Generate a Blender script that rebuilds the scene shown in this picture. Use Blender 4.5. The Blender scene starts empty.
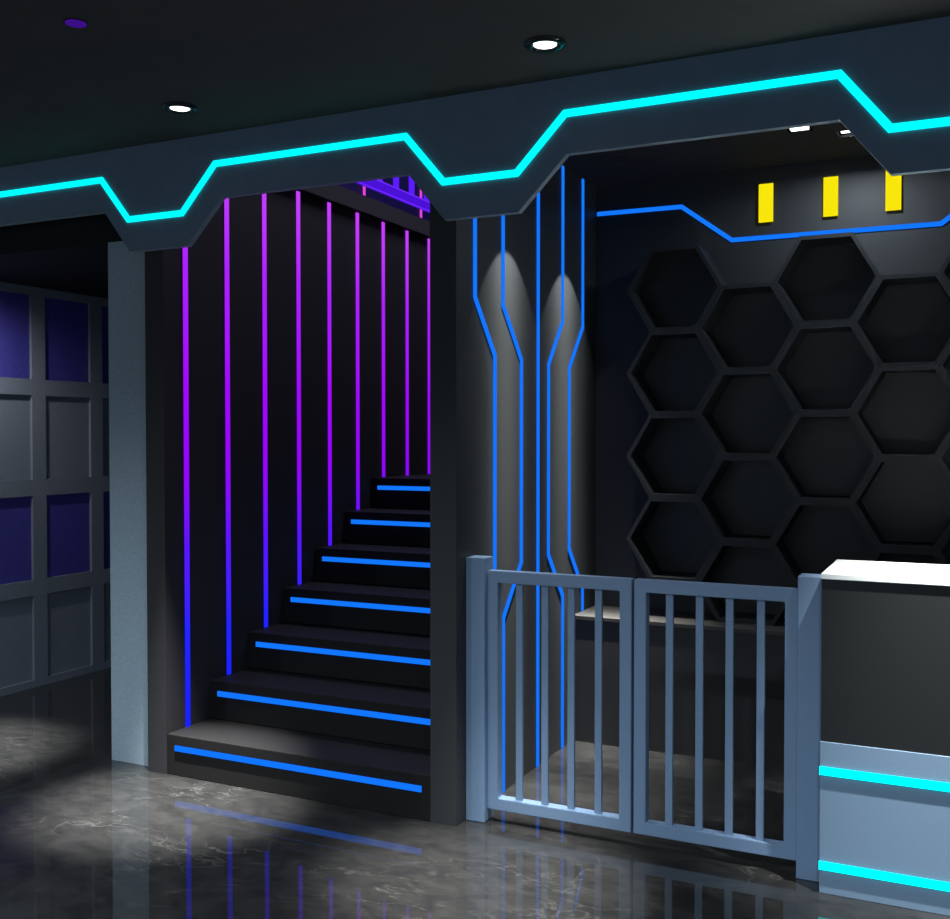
import bpy, bmesh, math, random
from mathutils import Vector, Matrix
random.seed(4)
S = bpy.context.scene
C = S.collection
PI = math.pi

# ------------------------------------------------------------------ helpers
def lin(c):
    return tuple(((v/255)/12.92 if v/255 <= .04045 else ((v/255+.055)/1.055)**2.4) for v in c)

def _nodes(name):
    m = bpy.data.materials.new(name); m.use_nodes = True
    nt = m.node_tree
    return m, nt, nt.nodes['Principled BSDF']

def paint(name, col, rough=.6, spec=.5, metal=0., var=.12, scale=60., bump=.0, coords='Object'):
    """plain painted / laminated surface with a fine procedural grain (linear colour)"""
    m, nt, b = _nodes(name)
    tc = nt.nodes.new('ShaderNodeTexCoord')
    n = nt.nodes.new('ShaderNodeTexNoise'); n.inputs['Scale'].default_value = scale
    n.inputs['Detail'].default_value = 3
    nt.links.new(tc.outputs[coords], n.inputs['Vector'])
    r = nt.nodes.new('ShaderNodeValToRGB')
    r.color_ramp.elements[0].position = .3; r.color_ramp.elements[1].position = .7
    r.color_ramp.elements[0].color = (*[c*(1-var) for c in col], 1)
    r.color_ramp.elements[1].color = (*[c*(1+var) for c in col], 1)
    nt.links.new(n.outputs['Fac'], r.inputs['Fac'])
    nt.links.new(r.outputs['Color'], b.inputs['Base Color'])
    b.inputs['Roughness'].default_value = rough
    b.inputs['Metallic'].default_value = metal
    b.inputs['Specular IOR Level'].default_value = spec
    if bump:
        bp = nt.nodes.new('ShaderNodeBump'); bp.inputs['Strength'].default_value = bump
        bp.inputs['Distance'].default_value = .002
        nt.links.new(n.outputs['Fac'], bp.inputs['Height']); nt.links.new(bp.outputs['Normal'], b.inputs['Normal'])
    return m

def glow(name, col, strength=1.):
    m, nt, b = _nodes(name)
    b.inputs['Base Color'].default_value = (0, 0, 0, 1)
    b.inputs['Emission Color'].default_value = (*col, 1)
    b.inputs['Emission Strength'].default_value = strength
    b.inputs['Roughness'].default_value = .5
    b.inputs['Specular IOR Level'].default_value = 0
    return m

def link(o, parent=None):
    C.objects.link(o)
    if parent is not None: o.parent = parent
    return o

def obj(name, bm, mat, parent=None, smooth=False):
    bmesh.ops.recalc_face_normals(bm, faces=bm.faces[:])
    me = bpy.data.meshes.new(name); bm.to_mesh(me); bm.free()
    me.materials.append(mat)
    if smooth:
        for p in me.polygons: p.use_smooth = True
    return link(bpy.data.objects.new(name, me), parent)

def tag(o, label=None, cat=None, group=None, kind=None):
    if label: o['label'] = label
    if cat: o['category'] = cat
    if group: o['group'] = group
    if kind: o['kind'] = kind
    return o

def thing(name, label, cat, loc=(0, 0, 0), group=None):
    o = link(bpy.data.objects.new(name, None)); o.location = loc
    o.empty_display_size = .1
    return tag(o, label, cat, group)

def box(bm, x0, x1, y0, y1, z0, z1, bevel=0., seg=2):
    t = bmesh.new()
    v = [t.verts.new((x, y, z)) for x in (x0, x1) for y in (y0, y1) for z in (z0, z1)]
    for f in ((0,1,3,2),(4,6,7,5),(0,4,5,1),(2,3,7,6),(0,2,6,4),(1,5,7,3)):
        t.faces.new([v[i] for i in f])
    bmesh.ops.recalc_face_normals(t, faces=t.faces[:])
    if bevel:
        bmesh.ops.bevel(t, geom=t.edges[:], offset=bevel, segments=seg, affect='EDGES', profile=.6)
    me = bpy.data.meshes.new('tmp'); t.to_mesh(me); t.free(); bm.from_mesh(me); bpy.data.meshes.remove(me)
    return bm

def B(*a, **k): return box(bmesh.new(), *a, **k)

def prism(outline, axis, a, b):
    """closed 2-D outline extruded from a to b along axis; outline is (x,z) for axis 'y', (y,z) for 'x', (x,y) for 'z'"""
    bm = bmesh.new()
    def P(u, v, w):
        return {'y': (u, w, v), 'x': (w, u, v), 'z': (u, v, w)}[axis]
    A = [bm.verts.new(P(u, v, a)) for u, v in outline]
    D = [bm.verts.new(P(u, v, b)) for u, v in outline]
    n = len(outline)
    bm.faces.new(A); bm.faces.new(D[::-1])
    for i in range(n):
        bm.faces.new((A[i], A[(i+1) % n], D[(i+1) % n], D[i]))
    bmesh.ops.triangulate(bm, faces=[f for f in bm.faces if len(f.verts) > 4])
    return bm

def ribbon(path, w):
    """mitred 2-D outline of a strip of width w round a path"""
    L, R = [], []
    n = len(path)
    for i, p in enumerate(path):
        p = Vector(p)
        d0 = (p-Vector(path[i-1])).normalized() if i else None
        d1 = (Vector(path[i+1])-p).normalized() if i < n-1 else None
        if d0 is None: d0 = d1
        if d1 is None: d1 = d0
        n0 = Vector((-d0.y, d0.x)); n1 = Vector((-d1.y, d1.x))
        m = (n0+n1).normalized(); k = w/2/max(.2, m.dot(n0))
        L.append(tuple(p+m*k)); R.append(tuple(p-m*k))
    return L+R[::-1]

def strip_mesh(path, w, axis, a, b):
    """ribbon extruded quad by quad so that the mitres stay clean"""
    o = ribbon(path, w); n = len(path)
    bm = bmesh.new()
    def P(u, v, t): return {'y': (u, t, v), 'x': (t, u, v)}[axis]
    A = [[bm.verts.new(P(*o[i], t)) for i in range(2*n)] for t in (a, b)]
    for i in range(n-1):
        j = 2*n-1-i
        bm.faces.new((A[0][i], A[0][i+1], A[0][j-1], A[0][j]))
        bm.faces.new((A[1][i], A[1][j], A[1][j-1], A[1][i+1]))
    for i in range(2*n):
        k = (i+1) % (2*n)
        bm.faces.new((A[0][i], A[1][i], A[1][k], A[0][k]))
    return bm

def disc(bm, r, z0, z1, n=32, r0=0., cx=0, cy=0):
    """a solid disc, or a ring when r0 > 0"""
    def ring(rad, z): return [bm.verts.new((cx+rad*math.cos(2*PI*i/n), cy+rad*math.sin(2*PI*i/n), z)) for i in range(n)]
    a, b = ring(r, z0), ring(r, z1)
    if r0:
        c, d = ring(r0, z0), ring(r0, z1)
    for i in range(n):
        j = (i+1) % n
        bm.faces.new((a[i], a[j], b[j], b[i]))
        if r0:
            bm.faces.new((c[i], d[i], d[j], c[j]))
            bm.faces.new((a[i], c[i], c[j], a[j])); bm.faces.new((b[i], b[j], d[j], d[i]))
    if not r0:
        bm.faces.new(a[::-1]); bm.faces.new(b)
    return bm

def lathe(prof, n=36):
    bm = bmesh.new(); rings = []
    for r, z in prof:
        rings.append([bm.verts.new((r*math.cos(2*PI*i/n), r*math.sin(2*PI*i/n), z)) for i in range(n)])
    for q in range(len(rings)):
        a, b = rings[q], rings[(q+1) % len(rings)]
        for i in range(n):
            j = (i+1) % n
            bm.faces.new((a[i], a[j], b[j], b[i]))
    return bm

def spot(parent, loc, power, size, blend, col=(1, 1, 1), radius=.02, tilt=(0, 0, 0)):
    l = bpy.data.lights.new('lamp', 'SPOT'); l.energy = power; l.spot_size = size; l.spot_blend = blend
    l.color = col; l.shadow_soft_size = radius
    o = link(bpy.data.objects.new('lamp', l), parent); o.location = loc; o.rotation_euler = tilt
    return o

def struct(o): o['kind'] = 'structure'; return o

# ------------------------------------------------------------------ materials
M = {}
M['wall_dark']   = paint('charcoal wall paint', (.026, .030, .0335), .55, .35, scale=90, var=.1)
M['stair_wall']  = paint('near black stair wall paint', (.0235, .0235, .028), .6, .3, scale=140, var=.18)
M['black']       = paint('black ceiling paint', (.010, .010, .011), .8, .2)
M['ceiling']     = paint('dark grey ceiling paint', (.062, .058, .058), .75, .2, scale=8, var=.06)
M['bay_ceiling'] = paint('black bay ceiling paint', (.022, .023, .024), .8, .2)
M['fascia']      = paint('blue grey fascia paint', (.125, .190, .275), .5, .35, scale=14, var=.06)
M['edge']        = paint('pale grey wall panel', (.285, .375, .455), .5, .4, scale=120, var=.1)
M['gate']        = paint('steel blue powder coat', (.165, .255, .40), .45, .45, scale=220, var=.12)
M['counter_low'] = paint('steel blue counter laminate', (.165, .255, .375), .4, .45, scale=220, var=.1)
M['counter_up']  = paint('charcoal counter laminate', (.0115, .0135, .0150), .5, .35, scale=220, var=.12)
M['counter_top'] = paint('white counter slab', (.80, .86, .87), .35, .5, scale=30, var=.02)
M['step']        = paint('black stone stair', (.0098, .0098, .0103), .6, .15, scale=180, var=.2)
M['bench']       = paint('dark bench laminate', (.026, .027, .028), .5, .4, scale=120, var=.1)
M['bench_top']   = paint('grey bench top', (.052, .051, .048), .5, .4, scale=60, var=.1)
M['hex']         = paint('charcoal shelf laminate', (.0125, .0150, .0170), .5, .4, scale=80, var=.08)
M['hexback']     = paint('black shelf back', (.012, .0135, .015), .42, .5, scale=80, var=.08)
M['grid']        = paint('slate wall panelling', (.165, .19, .25), .55, .35, scale=60, var=.08)
M['bluepanel']   = paint('indigo wall panel', (.055, .048, .31), .5, .4, scale=40, var=.12)
M['trim']        = paint('black glossy lamp trim', (.03, .033, .036), .12, .6, metal=.6, var=.05)
M['slab'] = paint('grey slab edge paint', (.040, .039, .047), .6, .3, scale=140, var=.15)
M['baffle'] = paint('matt black anti-glare baffle', (.0012, .0012, .0012), .9, 0.)
M['navy']        = paint('navy upper wall paint', (.012, .012, .06), .6, .3)
M['cyan']        = glow('cyan light diffuser', (0., 1., 1.), 1.25)
M['cyan_low']    = glow('cyan counter light diffuser', (0., 1., 1.), 1.6)
M['blue']        = glow('blue light diffuser', lin((18, 118, 255)), 1.)
M['yellow']      = glow('yellow light panel', lin((248, 230, 12)), 1.)
M['white']       = glow('white lamp lens', (1, 1, 1), 3.)
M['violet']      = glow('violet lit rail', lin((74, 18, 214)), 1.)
M['violet_edge'] = glow('bright violet rail edge sheen', lin((112, 40, 255)), 1.)
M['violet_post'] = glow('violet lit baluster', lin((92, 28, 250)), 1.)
M['pink']        = glow('pink light diffuser', lin((226, 70, 226)), 1.)
M['purple_lamp'] = glow('purple lamp lens', lin((58, 14, 132)), 1.)

# violet to blue run of the wall light strips: an LED gradient along their height
def gradient_glow():
    m, nt, b = _nodes('blue to magenta light diffuser')
    g = nt.nodes.new('ShaderNodeNewGeometry'); sx = nt.nodes.new('ShaderNodeSeparateXYZ')
    mr = nt.nodes.new('ShaderNodeMapRange'); mr.inputs['From Min'].default_value = 0; mr.inputs['From Max'].default_value = 2.8
    r = nt.nodes.new('ShaderNodeValToRGB'); e = r.color_ramp.elements
    stops = [(.06, (22, 34, 255)), (.22, (34, 36, 255)), (.36, (92, 20, 255)), (.48, (148, 6, 250)), (.62, (160, 10, 250)), (.82, (172, 34, 252)), (1., (200, 66, 252))]
    e[0].position, e[0].color = stops[0][0], (*lin(stops[0][1]), 1)
    e[1].position, e[1].color = stops[-1][0], (*lin(stops[-1][1]), 1)
    for p, c in stops[1:-1]:
        q = e.new(p); q.color = (*lin(c), 1)
    nt.links.new(g.outputs['Position'], sx.inputs[0]); nt.links.new(sx.outputs['Z'], mr.inputs['Value'])
    nt.links.new(mr.outputs['Result'], r.inputs['Fac']); nt.links.new(r.outputs['Color'], b.inputs['Emission Color'])
    b.inputs['Emission Strength'].default_value = 1.
    b.inputs['Base Color'].default_value = (0, 0, 0, 1); b.inputs['Specular IOR Level'].default_value = 0
    return m
M['gradient'] = gradient_glow()

# polished dark marble with clouding and thin pale veins
def marble():
    m, nt, b = _nodes('polished dark marble')
    N = nt.nodes.new; Lk = nt.links.new
    tc = N('ShaderNodeTexCoord')
    mp = N('ShaderNodeMapping'); mp.inputs['Rotation'].default_value = (0, 0, .5); mp.inputs['Scale'].default_value = (1, 1.5, 1)
    Lk(tc.outputs['Object'], mp.inputs['Vector'])
    cl = N('ShaderNodeTexNoise'); cl.inputs['Scale'].default_value = 8.5; cl.inputs['Detail'].default_value = 11; cl.inputs['Roughness'].default_value = .66
    cl.inputs['Distortion'].default_value = .5
    Lk(mp.outputs[0], cl.inputs['Vector'])
    r1 = N('ShaderNodeValToRGB'); r1.color_ramp.elements[0].position = .32; r1.color_ramp.elements[1].position = .72
    r1.color_ramp.elements[0].color = (.0125, .0131, .0138, 1); r1.color_ramp.elements[1].color = (.029, .0295, .0295, 1)
    Lk(cl.outputs['Fac'], r1.inputs['Fac'])
    def vein(scale, width, seed):
        v = N('ShaderNodeTexNoise'); v.inputs['Scale'].default_value = scale; v.inputs['Detail'].default_value = 5
        v.inputs['Roughness'].default_value = .55; v.inputs['Distortion'].default_value = .7
        mv = N('ShaderNodeMapping'); mv.inputs['Location'].default_value = (seed, seed*.7, 0); mv.inputs['Rotation'].default_value = (0, 0, seed)
        mv.inputs['Scale'].default_value = (.7, 1.6, 1)
        Lk(tc.outputs['Object'], mv.inputs['Vector']); Lk(mv.outputs[0], v.inputs['Vector'])
        s = N('ShaderNodeMath'); s.operation = 'SUBTRACT'; s.inputs[1].default_value = .5; Lk(v.outputs['Fac'], s.inputs[0])
        a = N('ShaderNodeMath'); a.operation = 'ABSOLUTE'; Lk(s.outputs[0], a.inputs[0])
        q = N('ShaderNodeMapRange'); q.inputs['From Min'].default_value = 0; q.inputs['From Max'].default_value = width
        q.inputs['To Min'].default_value = 1; q.inputs['To Max'].default_value = 0; Lk(a.outputs[0], q.inputs['Value'])
        return q.outputs['Result']
    v1 = vein(1.3, .006, 1.7); v2 = vein(2.6, .007, 4.1)
    mx = N('ShaderNodeMath'); mx.operation = 'MAXIMUM'; Lk(v1, mx.inputs[0]); Lk(v2, mx.inputs[1])
    msk = N('ShaderNodeTexNoise'); msk.inputs['Scale'].default_value = 2.2; Lk(tc.outputs['Object'], msk.inputs['Vector'])
    mm = N('ShaderNodeMapRange'); mm.inputs['From Min'].default_value = .46; mm.inputs['From Max'].default_value = .66
    mm.inputs['To Max'].default_value = .27; Lk(msk.outputs['Fac'], mm.inputs['Value'])
    mu = N('ShaderNodeMath'); mu.operation = 'MULTIPLY'; Lk(mx.outputs[0], mu.inputs[0]); Lk(mm.outputs['Result'], mu.inputs[1])
    mix = N('ShaderNodeMix'); mix.data_type = 'RGBA'
    Lk(mu.outputs[0], mix.inputs['Factor']); Lk(r1.outputs['Color'], mix.inputs['A']); mix.inputs['B'].default_value = (.16, .16, .155, 1)
    Lk(mix.outputs['Result'], b.inputs['Base Color'])
    b.inputs['Roughness'].default_value = .035; b.inputs['IOR'].default_value = 1.5
    b.inputs['Specular IOR Level'].default_value = .5
    return m
M['marble'] = marble()

# ------------------------------------------------------------------ setting
XW, XS, YF, YB = -1.792, -3.235, 3.555, 5.166
HALL = 2.78
struct(obj('floor', B(-9, 4, -4, 9, -.1, 0), M['marble']))

def slab_with_holes(x0, x1, y0, y1, z0, z1, holes):
    """a slab with square holes right through it"""
    xs = sorted({x0, x1, *[h[0]-h[2] for h in holes], *[h[0]+h[2] for h in holes]})
    ys = sorted({y0, y1, *[h[1]-h[2] for h in holes], *[h[1]+h[2] for h in holes]})
    def solid(i, j):
        if not (0 <= i < len(xs)-1 and 0 <= j < len(ys)-1): return False
        cx, cy = (xs[i]+xs[i+1])/2, (ys[j]+ys[j+1])/2
        return not any(abs(cx-h[0]) < h[2] and abs(cy-h[1]) < h[2] for h in holes)
    bm = bmesh.new()
    def q(*p): bm.faces.new([bm.verts.new(v) for v in p])
    for i in range(len(xs)-1):
        for j in range(len(ys)-1):
            if not solid(i, j): continue
            a, b, c, d = xs[i], xs[i+1], ys[j], ys[j+1]
            q((a,c,z0),(a,d,z0),(b,d,z0),(b,c,z0)); q((a,c,z1),(b,c,z1),(b,d,z1),(a,d,z1))
            if not solid(i-1, j): q((a,c,z0),(a,c,z1),(a,d,z1),(a,d,z0))
            if not solid(i+1, j): q((b,c,z0),(b,d,z0),(b,d,z1),(b,c,z1))
            if not solid(i, j-1): q((a,c,z0),(b,c,z0),(b,c,z1),(a,c,z1))
            if not solid(i, j+1): q((a,d,z0),(a,d,z1),(b,d,z1),(b,d,z0))
    bmesh.ops.remove_doubles(bm, verts=bm.verts[:], dist=1e-5)
    return bm

BAY_LAMPS = [(-.69, 4.585, .05), (-.505, 4.745, .05)]
struct(obj('ceiling', B(-9, 4, -4, YF, HALL, HALL+.15), M['ceiling']))
struct(obj('ceiling_bay', slab_with_holes(XW, 3, YF, YB, 2.80, 2.93, BAY_LAMPS), M['bay_ceiling']))
struct(obj('ceiling_left', B(-9, -3.341, 3.612, 9, 2.395, 2.90), M['black']))
struct(obj('ceiling_stair', B(-6, -1.5, YF, 9, 5.2, 5.3), M['black']))
struct(obj('wall_stair_left', B(-3.341, XS, 3.553, 8.2, 0, 2.802), M['stair_wall']))
struct(obj('wall_partition', B(-3.611, -3.3415, 3.605, 8.2, 0, 2.394), M['edge']))
struct(obj('wall_stair_right', B(-1.905, XW, YF, 8.2, 0, 5.2), M['wall_dark']))
struct(obj('wall_bay_back', B(XW+.001, 3, YB, YB+.12, 0, 2.80), M['wall_dark']))
struct(obj('wall_stair_back', B(-6, -1.5, 8.201, 8.3, 0, 5.2), M['stair_wall']))
struct(obj('wall_left_room_back', B(-9, -6, 8.2, 8.3, 0, 2.4), M['black']))
struct(obj('wall_hall_left', B(-9, -5.195, 3.50, 3.60, 0, HALL-.001), M['wall_dark']))
# slab edge of the upper storey over the stair wall, and the wall upstairs
struct(obj('trim_1', B(-5.2, XS+.022, YF+.06, 8.2, 2.803, 2.900), M['slab']))
struct(obj('wall_upper', B(-3.80, -3.70, YF+.06, 8.2, 2.901, 5.2), M['navy']))
struct(obj('wall_front_upper', B(-6, 3, YF+.001, YF+.06, HALL+.16, 5.2), M['black']))

# panelled wall of the room on the left: frame grid, recessed panels as parts
def panel_wall():
    XL = -5.07
    cols = [3.641+.455*i for i in range(7)]
    rows = [(.045, .551), (.645, 1.148), (1.246, 1.749), (1.845, 2.344)]
    y0, y1, H = 3.56, cols[-1]+.455, 2.394
    bm = bmesh.new()
    zs = [0]+[z for r in rows for z in r]+[H]
    for i in range(0, len(zs), 2):                         # rails
        box(bm, XL-.022, XL, y0, y1, zs[i], zs[i+1])
    ed = [y0]
    for c in cols: ed += [c, c+.355]
    ed.append(y1)
    for i in range(0, len(ed), 2):                         # stiles between the rails
        for z0, z1 in rows:
            box(bm, XL-.022, XL, ed[i], ed[i+1], z0, z1)
    box(bm, XL-.12, XL-.022, y0, y1, 0, H)
    w = struct(obj('wall_left', bm, M['grid']))
    for c in cols:
        for k, (z0, z1) in enumerate(rows):
            blue = k in (1, 3)
            p = obj('wall_panel', B(XL-.022, XL-.018, c+.001, c+.354, z0+.001, z1-.001), M['bluepanel'] if blue else M['grid'], w)
            if blue: p['label'] = 'indigo blue recessed panel'
    return w
panel_wall()

# ------------------------------------------------------------------ zigzag fascia with its cyan light line
def fascia():
    y0, y1 = 3.505, 3.535
    hi, lo = 2.508, 2.319
    low = [(-4.94, -4.61), (-3.383, -3.059), (-1.817, -1.513), (-.250, .055), (1.316, 1.62)]      # low flats, left to right
    pts = [(-7., hi)]
    for k, (a, b) in enumerate(low): pts += [(a-(.147, .147, .157, .153, .153)[k], hi), (a, lo), (b, lo), (b+.186, hi)]
    pts.append((3., hi))
    root = thing('ceiling_fascia', 'long blue-grey zigzag fascia hanging under the ceiling, with a glowing cyan line', 'fascia', (-2, 3.53, HALL))
    off = Vector((-2, 3.53, HALL))
    # board: quad strips between outline and ceiling
    bm = bmesh.new()
    top = HALL-.001
    F = [(bm.verts.new((x, y0, z)), bm.verts.new((x, y0, top))) for x, z in pts]
    K = [(bm.verts.new((x, y1, z)), bm.verts.new((x, y1, top))) for x, z in pts]
    for i in range(len(pts)-1):
        bm.faces.new((F[i][0], F[i+1][0], F[i+1][1], F[i][1]))
        bm.faces.new((K[i][0], K[i][1], K[i+1][1], K[i+1][0]))
        bm.faces.new((F[i][1], F[i+1][1], K[i+1][1], K[i][1]))
    for e in (0, -1): bm.faces.new((F[e][0], F[e][1], K[e][1], K[e][0]))
    bm.transform(Matrix.Translation(-off))
    obj('board', bm, M['fascia'], root)
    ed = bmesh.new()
    for i in range(len(pts)-1):                              # closes the lower edge of the board, its highlight painted in as pale colour
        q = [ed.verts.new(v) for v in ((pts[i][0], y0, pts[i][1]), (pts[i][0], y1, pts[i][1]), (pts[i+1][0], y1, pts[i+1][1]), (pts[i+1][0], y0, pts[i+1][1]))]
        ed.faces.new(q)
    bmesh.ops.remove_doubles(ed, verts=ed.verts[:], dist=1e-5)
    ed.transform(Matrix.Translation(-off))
    obj('edge_highlight', ed, M['edge'], root)
    hi2, lo2 = 2.650, 2.460
    p2 = [(-7., hi2)]
    for i, (a, b) in enumerate(low):
        c, d = ((-.022, .157), (-.022, .157), (-.005, .182), (-.005, .182), (-.005, .182))[i]
        p2 += [(a-(.160, .160, .165, .154, .154)[i], hi2), (a-.002, lo2), (b+c, lo2), (b+d, hi2)]
    p2.append((3., hi2))
    bm = strip_mesh(p2, .0255, 'y', y0-.008, y0-.0005); bm.transform(Matrix.Translation(-off))
    obj('light_strip', bm, M['cyan'], root)['label'] = 'bright cyan light strip'
fascia()

# ------------------------------------------------------------------ staircase: seven steps, each with a blue light strip
def staircase():
    x0, x1 = XS+.001, -1.906
    root = thing('staircase', 'black staircase of seven steps with blue light strips, climbing between two dark walls', 'stairs', (x0, YF, 0))
    off = Vector((x0, YF, 0))
    for k in range(7):
        ya = 3.557+.2893*k; z1 = .18*(k+1)-.002*(k > 0)
        yb = 8.19 if k == 6 else ya+.2893-.0005
        bm = B(x0, x1, ya, yb, (.18*k if k < 6 else .18*6), z1, bevel=.003)
        bm.transform(Matrix.Translation(-off))
        st = obj('step', bm, M['step'], root)
        zc = z1-.0565
        s = B(XS+.050, -1.945, ya-.007, ya-.0003, zc-.012, zc+.012); s.transform(Matrix.Translation(-off))
        obj('light_strip', s, M['blue'], st)['label'] = 'blue light strip'
    # solid carriage under the treads, back to the end of the flight
    out = [(3.56+.2893, 0)]
    for k in range(1, 7):
        y = 3.557+.2893*k+.002
        out += [(y, .18*k-.003), (y+.2893, .18*k-.003)] if k > 0 else []
    pr = [(3.86, .001)]
    for k in range(1, 7): pr += [(3.559+.2893*k, .18*k-.004), (3.559+.2893*(k+1), .18*k-.004)]
    pr = [(3.87, .001), (3.87, .176)] + pr[2:-1] + [(8.18, .18*6-.004), (8.18, .001)]
    bm = prism(pr, 'x', x0+.002, x1-.002); bm.transform(Matrix.Translation(-off))
    obj('carriage', bm, M['step'], root)
staircase()

# violet strips on the stair wall
ORD = ['first', 'second', 'third', 'fourth', 'fifth', 'sixth', 'seventh', 'eighth', 'ninth']
FOOT = ['rising from the lowest step', 'rising from the second step', 'rising from the third step', 'rising from the fourth step', 'rising from the fifth step', 'rising from the sixth step',
        'nearest of the three on the top landing', 'middle of the three on the top landing', 'beside the dark pillar edge on the top landing']
for k in range(9):
    y = 3.692+.2908*k; zb = .18*min(k+1, 7)-.0015
    o = obj('wall_light_strip', B(XS+.0005, XS+.006, y-.0138, y+.0138, zb, 2.792), M['gradient'])
    tag(o, f'{ORD[k]} tall violet light strip from the left on the stair wall, {FOOT[k]}', 'light strip', 'violet strips on the stair wall')

# balustrade upstairs glimpsed over the slab edge
def balustrade():
    x = -3.30
    r = thing('balustrade', 'violet glowing balustrade upstairs, glimpsed above the stair wall', 'railing', (x, 5, 2.90))
    off = Vector((x, 5, 2.90))
    def add(name, mat, *b):
        bm = B(*b); bm.transform(Matrix.Translation(-off)); return obj(name, bm, mat, r)
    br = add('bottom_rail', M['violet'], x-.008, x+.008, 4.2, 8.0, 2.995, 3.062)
    e1 = add('edge_sheen', M['violet_edge'], x+.0083, x+.011, 4.2, 8.0, 2.995, 3.002); e1.parent = br  # glowing edges put in for the rail's brighter violet shading at its rims
    e2 = add('edge_sheen', M['violet_edge'], x+.0083, x+.011, 4.2, 8.0, 3.054, 3.062); e2.parent = br
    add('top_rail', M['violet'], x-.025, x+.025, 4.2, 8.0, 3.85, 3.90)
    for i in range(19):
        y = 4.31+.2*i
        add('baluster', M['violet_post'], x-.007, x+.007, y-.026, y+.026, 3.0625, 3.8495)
    for y in (4.25, 7.95):
        add('foot', M['trim'], x-.007, x+.007, y-.015, y+.015, 2.9005, 2.9945)
balustrade()
for i, y in enumerate((5.97, 6.757)):
    o = obj('upper_light_strip', B(-3.6995, -3.69, y-.009, y+.009, 2.905, 4.6), M['pink'])
    tag(o, ('left' if i == 0 else 'right')+' one of two short pink light strips behind the violet balustrade upstairs', 'light strip', 'pink strips upstairs')

# ------------------------------------------------------------------ circuit-like blue strips on the side wall of the bay
def wall_path(k):
    top = 2.79
    a = [3.714, 3.984, None, 4.680, 4.960][k]; b = [3.902, 4.180, None, 4.499, 4.772][k]
    if k == 2: return [(4.371, top), (4.371, .001)]
    foot = .0015 if k < 4 else .6225
    return [(a, top), (a, 2.052), (b, 1.836), (b, .954), (a+.005, .738), (a+.005, foot)]
DESC = ['bent blue light strip nearest the dark pillar, on the side wall behind the gate post',
        'bent blue light strip just left of the straight one, crossing the left light cone',
        'straight vertical blue light strip between the bent ones',
        'bent blue light strip just right of the straight one, crossing the right light cone',
        'bent blue light strip nearest the back corner, ending on the bench']
for k in range(5):
    o = obj('wall_light_strip', strip_mesh(wall_path(k), .0235, 'x', XW+.0005, XW+.006), M['blue'])
    tag(o, DESC[k], 'light strip', 'blue strips on the side wall')

# blue line and yellow panels on the back wall
bp = [(-1.784, 2.654), (-1.341, 2.650), (-1.091, 2.464), (-.155, 2.461), (.095, 2.650), (.90, 2.650), (1.15, 2.458), (2.0, 2.456), (2.9, 2.456)]
tag(obj('wall_light_strip', strip_mesh(bp, .021, 'y', YB-.007, YB-.0005), M['blue']), 'blue zigzag light line running along the back wall above the hexagon shelves', 'light strip')
for i, (x0, x1, z0, z1) in enumerate([(-.960, -.892, 2.534, 2.718), (-.662, -.596, 2.535, 2.719), (-.389, -.322, 2.537, 2.722)]):
    o = thing('yellow_panel', ['leftmost of the three upright yellow panels high on the back wall', 'middle one of the three upright yellow panels on the back wall', 'rightmost yellow panel on the back wall, its top hidden by the fascia'][i], 'light panel', ((x0+x1)/2, YB, z0), 'yellow panels on the back wall')
    w = (x1-x0)/2; h = z1-z0
    obj('backing', B(-w+.004, w-.004, -.014, -.0005, .004, h-.004), M['trim'], o)
    obj('face', B(-w, w, -.020, -.0145, 0, h, bevel=.001, seg=1), M['yellow'], o)

# ------------------------------------------------------------------ honeycomb of hexagonal boxes on the back wall
def hexpts(R): return [(R*math.cos(PI/3*i), R*math.sin(PI/3*i)) for i in range(6)]
def make_cell(cx, cz, clip=None):
    yf, R, t = 4.95, .2331, .0178
    root = thing('hexagonal_shelf', 'x', 'shelf', (cx, YB, cz), 'honeycomb of hexagonal shelves')
    def cl(p):
        if clip is None: return p
        out = []
        n = len(p)
        for i in range(n):
            a, b = p[i], p[(i+1) % n]
            if a[1] >= clip: out.append(a)
            if (a[1] >= clip) != (b[1] >= clip):
                s = (clip-a[1])/(b[1]-a[1]); out.append((a[0]+(b[0]-a[0])*s, clip))
        return out
    O = hexpts(R); I = hexpts(R-t*1.1547)
    d0, d1 = yf-YB, -.0006
    if clip is not None:
        O = cl(O); clip0 = clip; clip = clip+t; I = cl(I)
    bm = bmesh.new()
    ring = lambda P, y: [bm.verts.new((x, y, z)) for x, z in P]
    n = len(O)
    a, b, c, d = ring(O, d0), ring(O, d1), ring(I, d0), ring(I, d1-.006)
    e = ring(I, d1)
    for i in range(n):
        j = (i+1) % n
        bm.faces.new((a[i], a[j], b[j], b[i])); bm.faces.new((a[i], c[i], c[j], a[j]))
        bm.faces.new((c[i], d[i], d[j], c[j])); bm.faces.new((d[i], e[i], e[j], d[j])); bm.faces.new((b[i], b[j], e[j], e[i]))
    fr = obj('frame', bm, M['hex'], root)
    I2 = [(x*.999, z*.999) for x, z in I]
    obj('back_panel', prism(I2, 'y', d1-.005, d1-.0002), M['hexback'], root)
    return root
def copy_thing(src, loc):
    r = src.copy(); C.objects.link(r); r.location = loc
    for ch in src.children:
        q = ch.copy(); C.objects.link(q); q.parent = r
    return r
PW, PH = .350, .4040
COL = ['leftmost column', 'second column', 'third column', 'fourth column', 'column at the right edge']
ROWN = ['top', 'second from the top', 'third from the top', 'lowest']
proto = None
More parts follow.
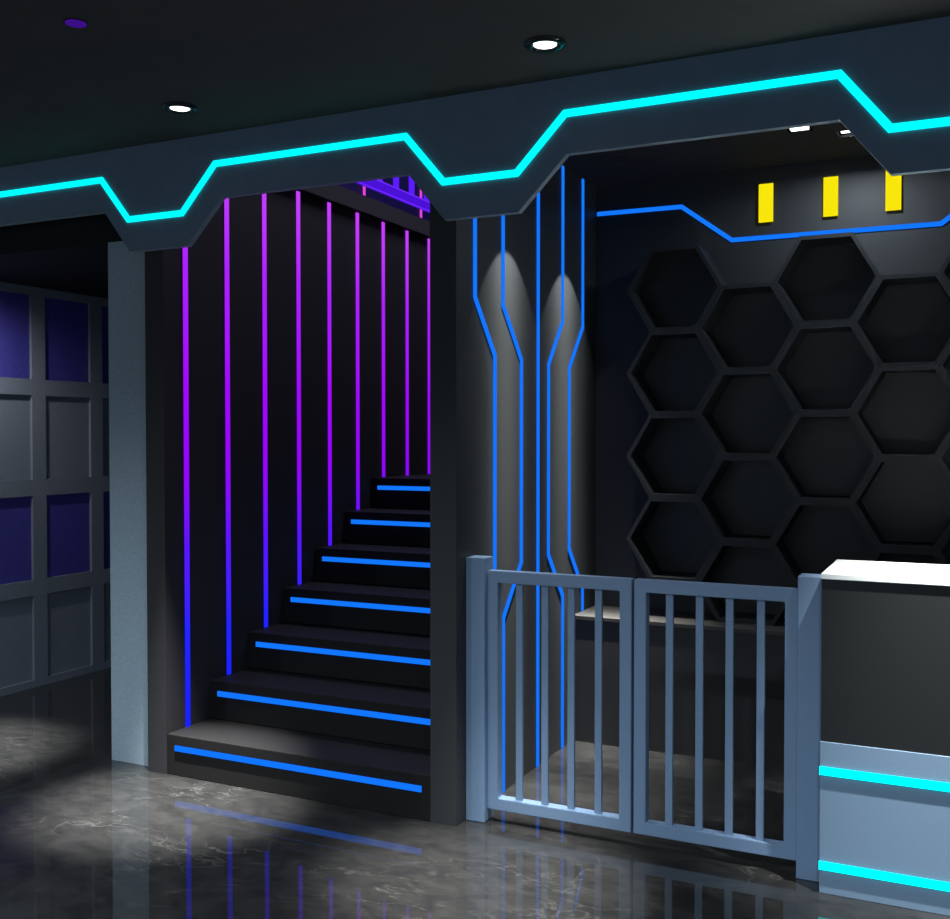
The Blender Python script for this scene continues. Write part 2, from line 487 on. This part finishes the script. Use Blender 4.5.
for c in range(5):
    cx = -1.324+PW*c
    ztop = 2.2145 if c % 2 == 0 else 2.2145-PH/2
    for r in range(4):
        cz = ztop-PH*r
        if c % 2 == 1 and r == 3:
            o = make_cell(cx, cz, clip=.6225-cz)
        elif proto is None:
            o = proto = make_cell(cx, cz)
        else:
            o = copy_thing(proto, (cx, YB, cz))
        o['label'] = f'dark hexagonal wall shelf, {ROWN[r]} one in the {COL[c]}'

# bench along the back wall
bt = thing('bench', 'long dark built-in bench along the back wall below the hexagon shelves', 'bench', (-1.2, 5.0, 0))
def sub(name, mat, root, *b, bevel=0.):
    bm = B(*b, bevel=bevel); bm.transform(Matrix.Translation(-Vector(root.location))); return obj(name, bm, mat, root)
sub('front_panel', M['bench'], bt, XW+.002, 2.9, 4.825, YB-.001, .0005, .602)
sub('top', M['bench_top'], bt, XW+.002, 2.9, 4.820, YB-.001, .6025, .622, bevel=.002)

# ------------------------------------------------------------------ gate and posts
for x0, x1, lab in ((XW+.001, -1.711, 'square steel-blue gate post against the dark pillar, left of the gates'), (-.541, -.4575, 'square steel-blue gate post beside the counter, right of the gates')):
    o = obj('gate_post', B(-(x1-x0)/2, (x1-x0)/2, 0, .083, .0005, 1.031, bevel=.003), M['gate'])
    o.location = ((x0+x1)/2, 3.636, 0)
    tag(o, lab, 'gate post', 'gate posts')
def gate(x0, x1, bars, lab):
    y0, y1, z0, z1, w = 3.660, 3.706, .050, .981, .045
    r = thing('gate_leaf', lab, 'gate', (x0, (y0+y1)/2, 0), 'pair of steel-blue gates')
    fr = bmesh.new()
    o = [(x0, z0), (x1, z0), (x1, z1), (x0, z1)]; i = [(x0+w, z0+w), (x1-w, z0+w), (x1-w, z1-w), (x0+w, z1-w)]
    v = [[fr.verts.new((x, y, z)) for x, z in p] for y in (y0, y1) for p in (o, i)]
    for k in range(4):
        j = (k+1) % 4
        fr.faces.new((v[0][k], v[0][j], v[1][j], v[1][k])); fr.faces.new((v[2][k], v[3][k], v[3][j], v[2][j]))
        fr.faces.new((v[0][k], v[2][k], v[2][j], v[0][j])); fr.faces.new((v[1][k], v[1][j], v[3][j], v[3][k]))
    bmesh.ops.recalc_face_normals(fr, faces=fr.faces[:])
    bmesh.ops.bevel(fr, geom=fr.edges[:], offset=.0022, segments=2, affect='EDGES')
    fr.transform(Matrix.Translation(-Vector(r.location))); obj('frame', fr, M['gate'], r)
    for b in bars:
        sub('bar', M['gate'], r, b-.0135, b+.0135, 3.675, 3.690, z0+w-.0005, z1-w+.0005, bevel=.002)
    return r
gate(-1.7105, -1.1300, (-1.582, -1.476, -1.370, -1.262), 'left leaf of the low steel-blue barred gate, beside the dark pillar')
gate(-1.1200, -.5415, (-.993, -.884, -.778, -.670), 'right leaf of the low steel-blue barred gate, beside the counter')

# ------------------------------------------------------------------ counter
ct = thing('reception_counter', 'reception counter with white top, charcoal upper front and two glowing cyan lines', 'counter', (-.455, YF, 0))
CX0, CX1, CY1 = -.455, .95, 3.99
sub('body', M['counter_up'], ct, CX0+.012, CX1-.01, YF+.020, CY1-.01, .0005, 1.0355)
sub('upper_panel', M['counter_up'], ct, CX0+.001, CX1, YF+.004, YF+.0195, .502, 1.0355)
sub('lower_panel', M['counter_low'], ct, CX0, CX1, YF, YF+.0195, .0005, .5015, bevel=.0015)
sub('side_panel', M['counter_low'], ct, CX0, CX0+.0115, YF+.0198, CY1-.01, .0005, 1.0355)
sub('countertop', M['counter_top'], ct, CX0-.001, CX1+.02, YF-.004, CY1, 1.0358, 1.054, bevel=.002)
for za, zb in ((.080, .107), (.393, .420)):
    sub('light_strip', M['cyan_low'], ct, CX0-.001, CX1, YF-.008, YF-.0003, za, zb)['label'] = 'bright cyan light strip'

# ------------------------------------------------------------------ lamps
def downlight(x, y, lab, power, group=None, size=1.3, blend=1., ceil=HALL, core=0, aim=(0, 0), col=(1., .98, .95), beam=.48):
    r = thing('downlight', lab, 'ceiling light', (x, y, ceil), group)
    obj('trim_ring', lathe([(.068, -.0005), (.068, -.006), (.064, -.011), (.050, -.013), (.042, -.008), (.038, -.0005)]), M['trim'], r, smooth=True)
    obj('lens', disc(bmesh.new(), .0375, -.006, -.0006, 36), M['white'], r)
    spot(r, (0, 0, -.03), power, size, blend, col, .03)
    if core:
        d = Vector((aim[0]-x, aim[1]-y, -ceil))
        spot(r, (0, 0, -.02), core, beam, 1., (1., .965, .90), .025).rotation_euler = d.to_track_quat('-Z', 'Y').to_euler()
    return r
DL = 20
downlight(-2.798, 3.171, 'round white ceiling downlight above the stairs, left one of the two in view', DL, 'hall downlights', core=3000, aim=(-2.97, 3.27))
downlight(-1.277, 3.175, 'round white ceiling downlight above the gate, right one of the two in view', DL, 'hall downlights', core=1900, aim=(-1.50, 3.16))
for x, y in ((-4.32, 3.17), (.244, 3.175)):
    downlight(x, y, 'round white ceiling downlight further along the row, past the edge of the photo', DL, 'hall downlights', core=2200 if x < 0 else 1300, beam=.48 if x < 0 else .78, aim=(x-.1, 3.36) if x < 0 else (.12, 4.0))
for x in (-4.32, -2.798, -1.277, .244):  # unseen row added behind the camera to light the facade from the front
    downlight(x, .3, 'added unseen ceiling downlight in a row behind the camera, lighting the facade', 135, 'added hall downlights behind', size=2.6, blend=.6, col=(.82, .93, 1.))
downlight(-4.75, 3.78, 'round white downlight in the low ceiling of the left room, past the photo edge', 46, ceil=2.395, size=3.0)
up = thing('ceiling_lamp', 'flat square ceiling lamp upstairs, high above the staircase', 'ceiling light', (-2.55, 5.6, 5.2))
obj('housing', B(-.32, .32, -.32, .32, -.04, 0), M['trim'], up)
obj('lens', B(-.3, .3, -.3, .3, -.045, -.0405), M['white'], up)
al = bpy.data.lights.new('lamp', 'AREA'); al.shape = 'SQUARE'; al.size = .6; al.energy = 75; al.color = (.86, .78, 1)
link(bpy.data.objects.new('lamp', al), up).location = (0, 0, -.05)
pl = thing('accent_downlight', 'small round purple lamp on the ceiling, upper left', 'ceiling light', (-2.52, 2.391, HALL))
obj('trim_ring', lathe([(.036, 0), (.036, -.003), (.0325, -.003), (.0325, 0)]), M['trim'], pl)
obj('lens', disc(bmesh.new(), .032, -.004, -.0006, 32), M['purple_lamp'], pl)

def wall_washer(l):
    """photometric curve of a wall-washer reflector: narrow sideways, stronger towards straight down"""
    l.use_nodes = True
    nt = l.node_tree; N = nt.nodes.new; K = nt.links.new
    em = next(n for n in nt.nodes if n.type == 'EMISSION')
    tc = N('ShaderNodeTexCoord'); sx = N('ShaderNodeSeparateXYZ'); K(tc.outputs['Normal'], sx.inputs[0])
    def op(kind, a, b):
        m = N('ShaderNodeMath'); m.operation = kind
        for i, v in enumerate((a, b)):
            if isinstance(v, (int, float)): m.inputs[i].default_value = v
            else: K(v, m.inputs[i])
        return m.outputs[0]
    x2 = op('ADD', op('MULTIPLY', sx.outputs['X'], sx.outputs['X']), .045)
    y2 = op('MULTIPLY', sx.outputs['Y'], sx.outputs['Y'])
    side = op('POWER', op('DIVIDE', x2, op('ADD', x2, y2)), 3.4)
    z = op('MULTIPLY', sx.outputs['Z'], sx.outputs['Z'])                       # cos^2 of the angle from straight down
    u = op('MAXIMUM', op('DIVIDE', op('SUBTRACT', z, .768), .232), 0.)
    down = op('ADD', op('ADD', op('MULTIPLY', u, 1.2), op('MULTIPLY', op('POWER', u, 8.), 12.)), 1.)
    toward = op('MINIMUM', op('MAXIMUM', op('SUBTRACT', .75, op('MULTIPLY', sx.outputs['X'], 3.5)), .06), 1.)   # more towards the wall than away from it
    K(op('MULTIPLY', op('MULTIPLY', side, toward), down), em.inputs['Strength'])
for i, y in enumerate((4.026, 4.712)):
    r = thing('recessed_spotlight', ('near' if i == 0 else 'far')+' black recessed spotlight in the bay ceiling, throwing a light cone on the side wall', 'ceiling light', (XW+.281, y, 2.80), 'bay wall spotlights')
    obj('trim_ring', lathe([(.034, -.0005), (.034, -.004), (.026, -.004), (.026, -.0005)]), M['bay_ceiling'], r)
    lamp = spot(r, (0, 0, -.002), 195, math.radians(57.6), .08, (1., .97, .90), .004)
    wall_washer(lamp.data)
for i, (x, y, h) in enumerate(BAY_LAMPS):
    r = thing('square_downlight', ('left' if i == 0 else 'right')+' of two small square white lamps in the bay ceiling, just under the fascia edge', 'ceiling light', (x, y, 2.80), 'bay square lamps')
    obj('housing', B(-.060, .060, -.060, .060, .1305, .15), M['trim'], r)
    zl = (.003, .0135)[i]
    obj('lens', B(-.036, .036, -.036, .036, zl, .016), M['white'], r)
    bf = bmesh.new()
    for a, b in ((-1, 0), (1, 0), (0, -1), (0, 1)):
        w, d = (.0015, .0485) if a else (.0485, .0015)
        box(bf, a*.048-w, a*.048+w, b*.048-d, b*.048+d, .001, .129)
    obj('baffle', bf, M['baffle'], r)
    obj('stem', B(-.006, .006, -.006, .006, .0165, .130), M['trim'], r)
    l = bpy.data.lights.new('lamp', 'AREA'); l.shape = 'SQUARE'; l.size = .05; l.energy = (.5, 8)[i]; l.color = (.82, .91, 1)
    o = link(bpy.data.objects.new('lamp', l), r); o.location = (0, 0, zl-.0015)

# ------------------------------------------------------------------ world, camera, view
w = bpy.data.worlds.new('world'); S.world = w; w.use_nodes = True
bg = w.node_tree.nodes['Background']; bg.inputs[0].default_value = (.70, .86, 1, 1); bg.inputs[1].default_value = .42

f = 1042.2
yaw, pitch = math.atan2(502, f), math.atan2(22.5, f)
cam = bpy.data.cameras.new('camera'); co = link(bpy.data.objects.new('camera', cam))
cam.sensor_fit = 'HORIZONTAL'; cam.sensor_width = 36; cam.lens = 36*f/950
co.location = (0, 0, 1.5)
co.rotation_euler = (PI/2-pitch, 0, yaw)
cam.clip_start = .05; cam.clip_end = 60
S.camera = co
S.view_settings.view_transform = 'Standard'; S.view_settings.look = 'None'
S.view_settings.exposure = 0; S.view_settings.gamma = 1; S.view_settings.use_curve_mapping = False
